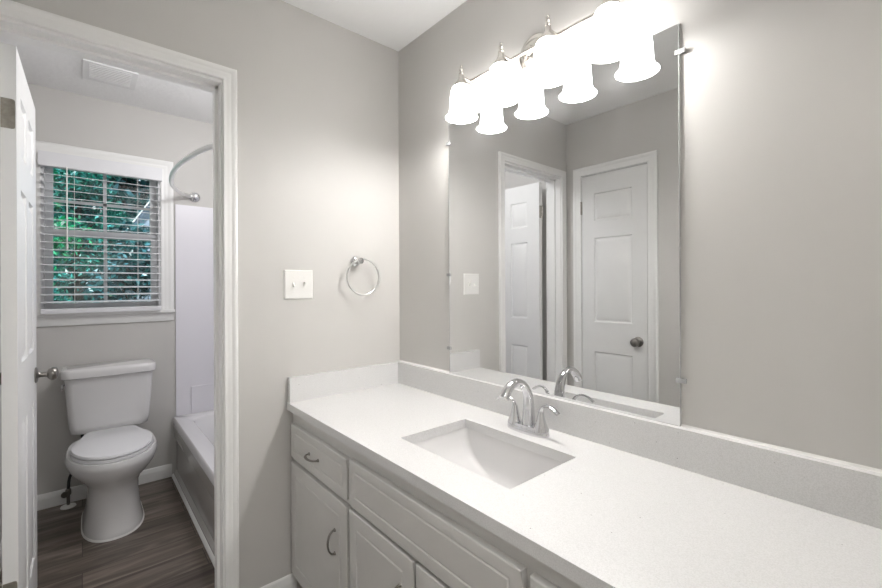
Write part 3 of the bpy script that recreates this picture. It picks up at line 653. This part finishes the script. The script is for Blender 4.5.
# water supply
ws = thing('water_supply', (-1.55, -1.262, 0), 'black hose and shutoff valve rising from the floor beside the toilet', 'valve')
bm = NB(); lathe(bm, (-1.55, -1.262, .0005), (0, 0, 1), [(.036, 0), (.034, .006), (.014, .012)], 24); link('escutcheon', bm, M['plate'], ws)
bm = NB(); tube(bm, [(-1.55, -1.262, .01), (-1.55, -1.262, .085)], .008, 12); lathe(bm, (-1.55, -1.262, .07), (0, 0, 1), [(.013, 0), (.014, .01), (.013, .03), (.009, .036)], 14); tube(bm, [(-1.55, -1.262, .088), (-1.515, -1.275, .088)], .007, 10); lathe(bm, (-1.515, -1.275, .088), (.94, -.35, 0), [(.016, 0), (.018, .004), (.016, .010)], 14); link('shutoff_valve', bm, M['darknickel'], ws)
bm = NB(); tube(bm, spline([(-1.55, -1.262, .105), (-1.548, -1.255, .17), (-1.535, -1.225, .24), (-1.525, -1.20, .32), (-1.525, -1.20, .436)], 6), .0075, 10); link('supply_hose', bm, M['black'], ws)

# ------------------------------------------------------------------ bathtub
TBY = -.735; TZ = .400
tb = thing('bathtub', (-.87, -.35, 0), 'white alcove bathtub with glossy apron to the right of the toilet', 'bathtub')
bm = NB(); X0, X1 = XD+.003, XB-.003
# rim + basin
ox = (X0+X1)/2; oy = (TBY+YT-.003)/2; hx = (X1-X0)/2; hy = (YT-.003-TBY)/2
def rr2(hx_, hy_, r, z, dx=0): return rrect(ox+dx, oy, hx_, hy_, r, z, 7)
loft(bm, [rr2(hx, hy, .012, TZ-.05), rr2(hx, hy, .012, TZ-.008), rr2(hx-.006, hy-.006, .012, TZ), rr2(hx-.085, hy-.085, .10, TZ), rr2(hx-.10, hy-.095, .10, TZ-.012), rr2(hx-.13, hy-.11, .11, TZ-.15), rr2(hx-.18, hy-.13, .12, TZ-.30), rr2(hx-.26, hy-.18, .10, TZ-.34), rr2(hx-.5, hy-.28, .06, TZ-.345)], False, True)
link('tub_shell', bm, M['tub'], tb, smooth=50)
bm = NB()
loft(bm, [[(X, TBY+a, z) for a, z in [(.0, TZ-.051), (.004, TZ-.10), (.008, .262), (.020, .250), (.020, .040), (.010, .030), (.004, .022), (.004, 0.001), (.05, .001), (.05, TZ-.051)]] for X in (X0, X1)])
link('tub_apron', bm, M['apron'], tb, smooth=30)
bm = NB(); strip(bm, ((X0, TBY+.004, 0), (XB, TBY+.004, 0), (0, -1, 0)), [(-.002, .0005), (.014, .0005), (.013, .008), (.004, .014), (-.002, .016)]); tag(link('trim_7', bm, M['trim']), 'thin white quarter-round along the foot of the tub', 'trim', **st)
# surround
ts = thing('tub_surround', (XD, -.3, TZ), 'smooth white wall surround rising above the bathtub', 'tub surround')
bm = NB(); box(bm, (XD+.0005, -.716, TZ+.001), (XD+.012, YT-.001, 1.836)); link('end_panel', bm, M['surround'], ts, bevel=.003)
bm = NB(); box(bm, (XD+.012, YT-.013, TZ+.001), (XB-.012, YT-.001, 1.836)); link('back_panel', bm, M['surround'], ts, bevel=.003)
bm = NB(); box(bm, (XB-.012, -.716, TZ+.001), (XB-.0005, YT-.001, 1.836)); link('end_panel', bm, M['surround'], ts, bevel=.003)
bm = NB(); box(bm, (XD+.0121, -.628, TZ+.0015), (XD+.020, -.10, .588)); link('raised_ledge', bm, M['surround'], ts, bevel=.004)
# shower rod
sr = thing('shower_rod', (-.87, -.70, 1.90), 'curved chrome shower curtain rod above the tub', 'curtain rod')
bm = NB(); tube(bm, spline([(XD+.03, -.605, 1.90), (-1.585, -.640, 1.90), (-1.50, -.705, 1.90), (-1.30, -.775, 1.90), (-1.05, -.812, 1.90), (-.87, -.820, 1.90), (-.69, -.812, 1.90), (-.43, -.775, 1.90), (-.23, -.705, 1.90), (-.148, -.640, 1.90), (XB-.03, -.605, 1.90)], 6), .0125, 14); link('curved_rod', bm, M['satin'], sr)
for x, d in ((XD+.0005, 1), (XB-.0005, -1)):
    bm = NB(); lathe(bm, (x, -.600, 1.90), (d, 0, 0), [(.034, 0), (.034, .006), (.030, .012), (.020, .016), (.0175, .022), (.0175, .045), (.012, .048)], 28); link('wall_flange', bm, M['chrome'], sr)
# ceiling vent
cv = thing('ceiling_vent', (-1.20, -1.075, CH), 'white rectangular exhaust vent grille on the bathroom ceiling', 'vent')
bm = NB(); grid_slab(bm, [-1.325, -1.300, -1.105, -1.08], [-1.19, -1.165, -.985, -.96], [(-1.300, -1.105, -1.165, -.985)], CH-.009, CH-.0005, lambda u, v, t: (u, v, t)); link('vent_frame', bm, M['vent'], cv, bevel=.004)
bm = NB()
for k in range(9):
    x = -1.295+k*.0228; box(bm, (x, -1.165, CH-.012), (x+.012, -.985, CH-.004))
box(bm, (-1.30, -1.165, CH-.003), (-1.105, -.985, CH-.0005)); link('vent_grille', bm, M['vent'], cv)
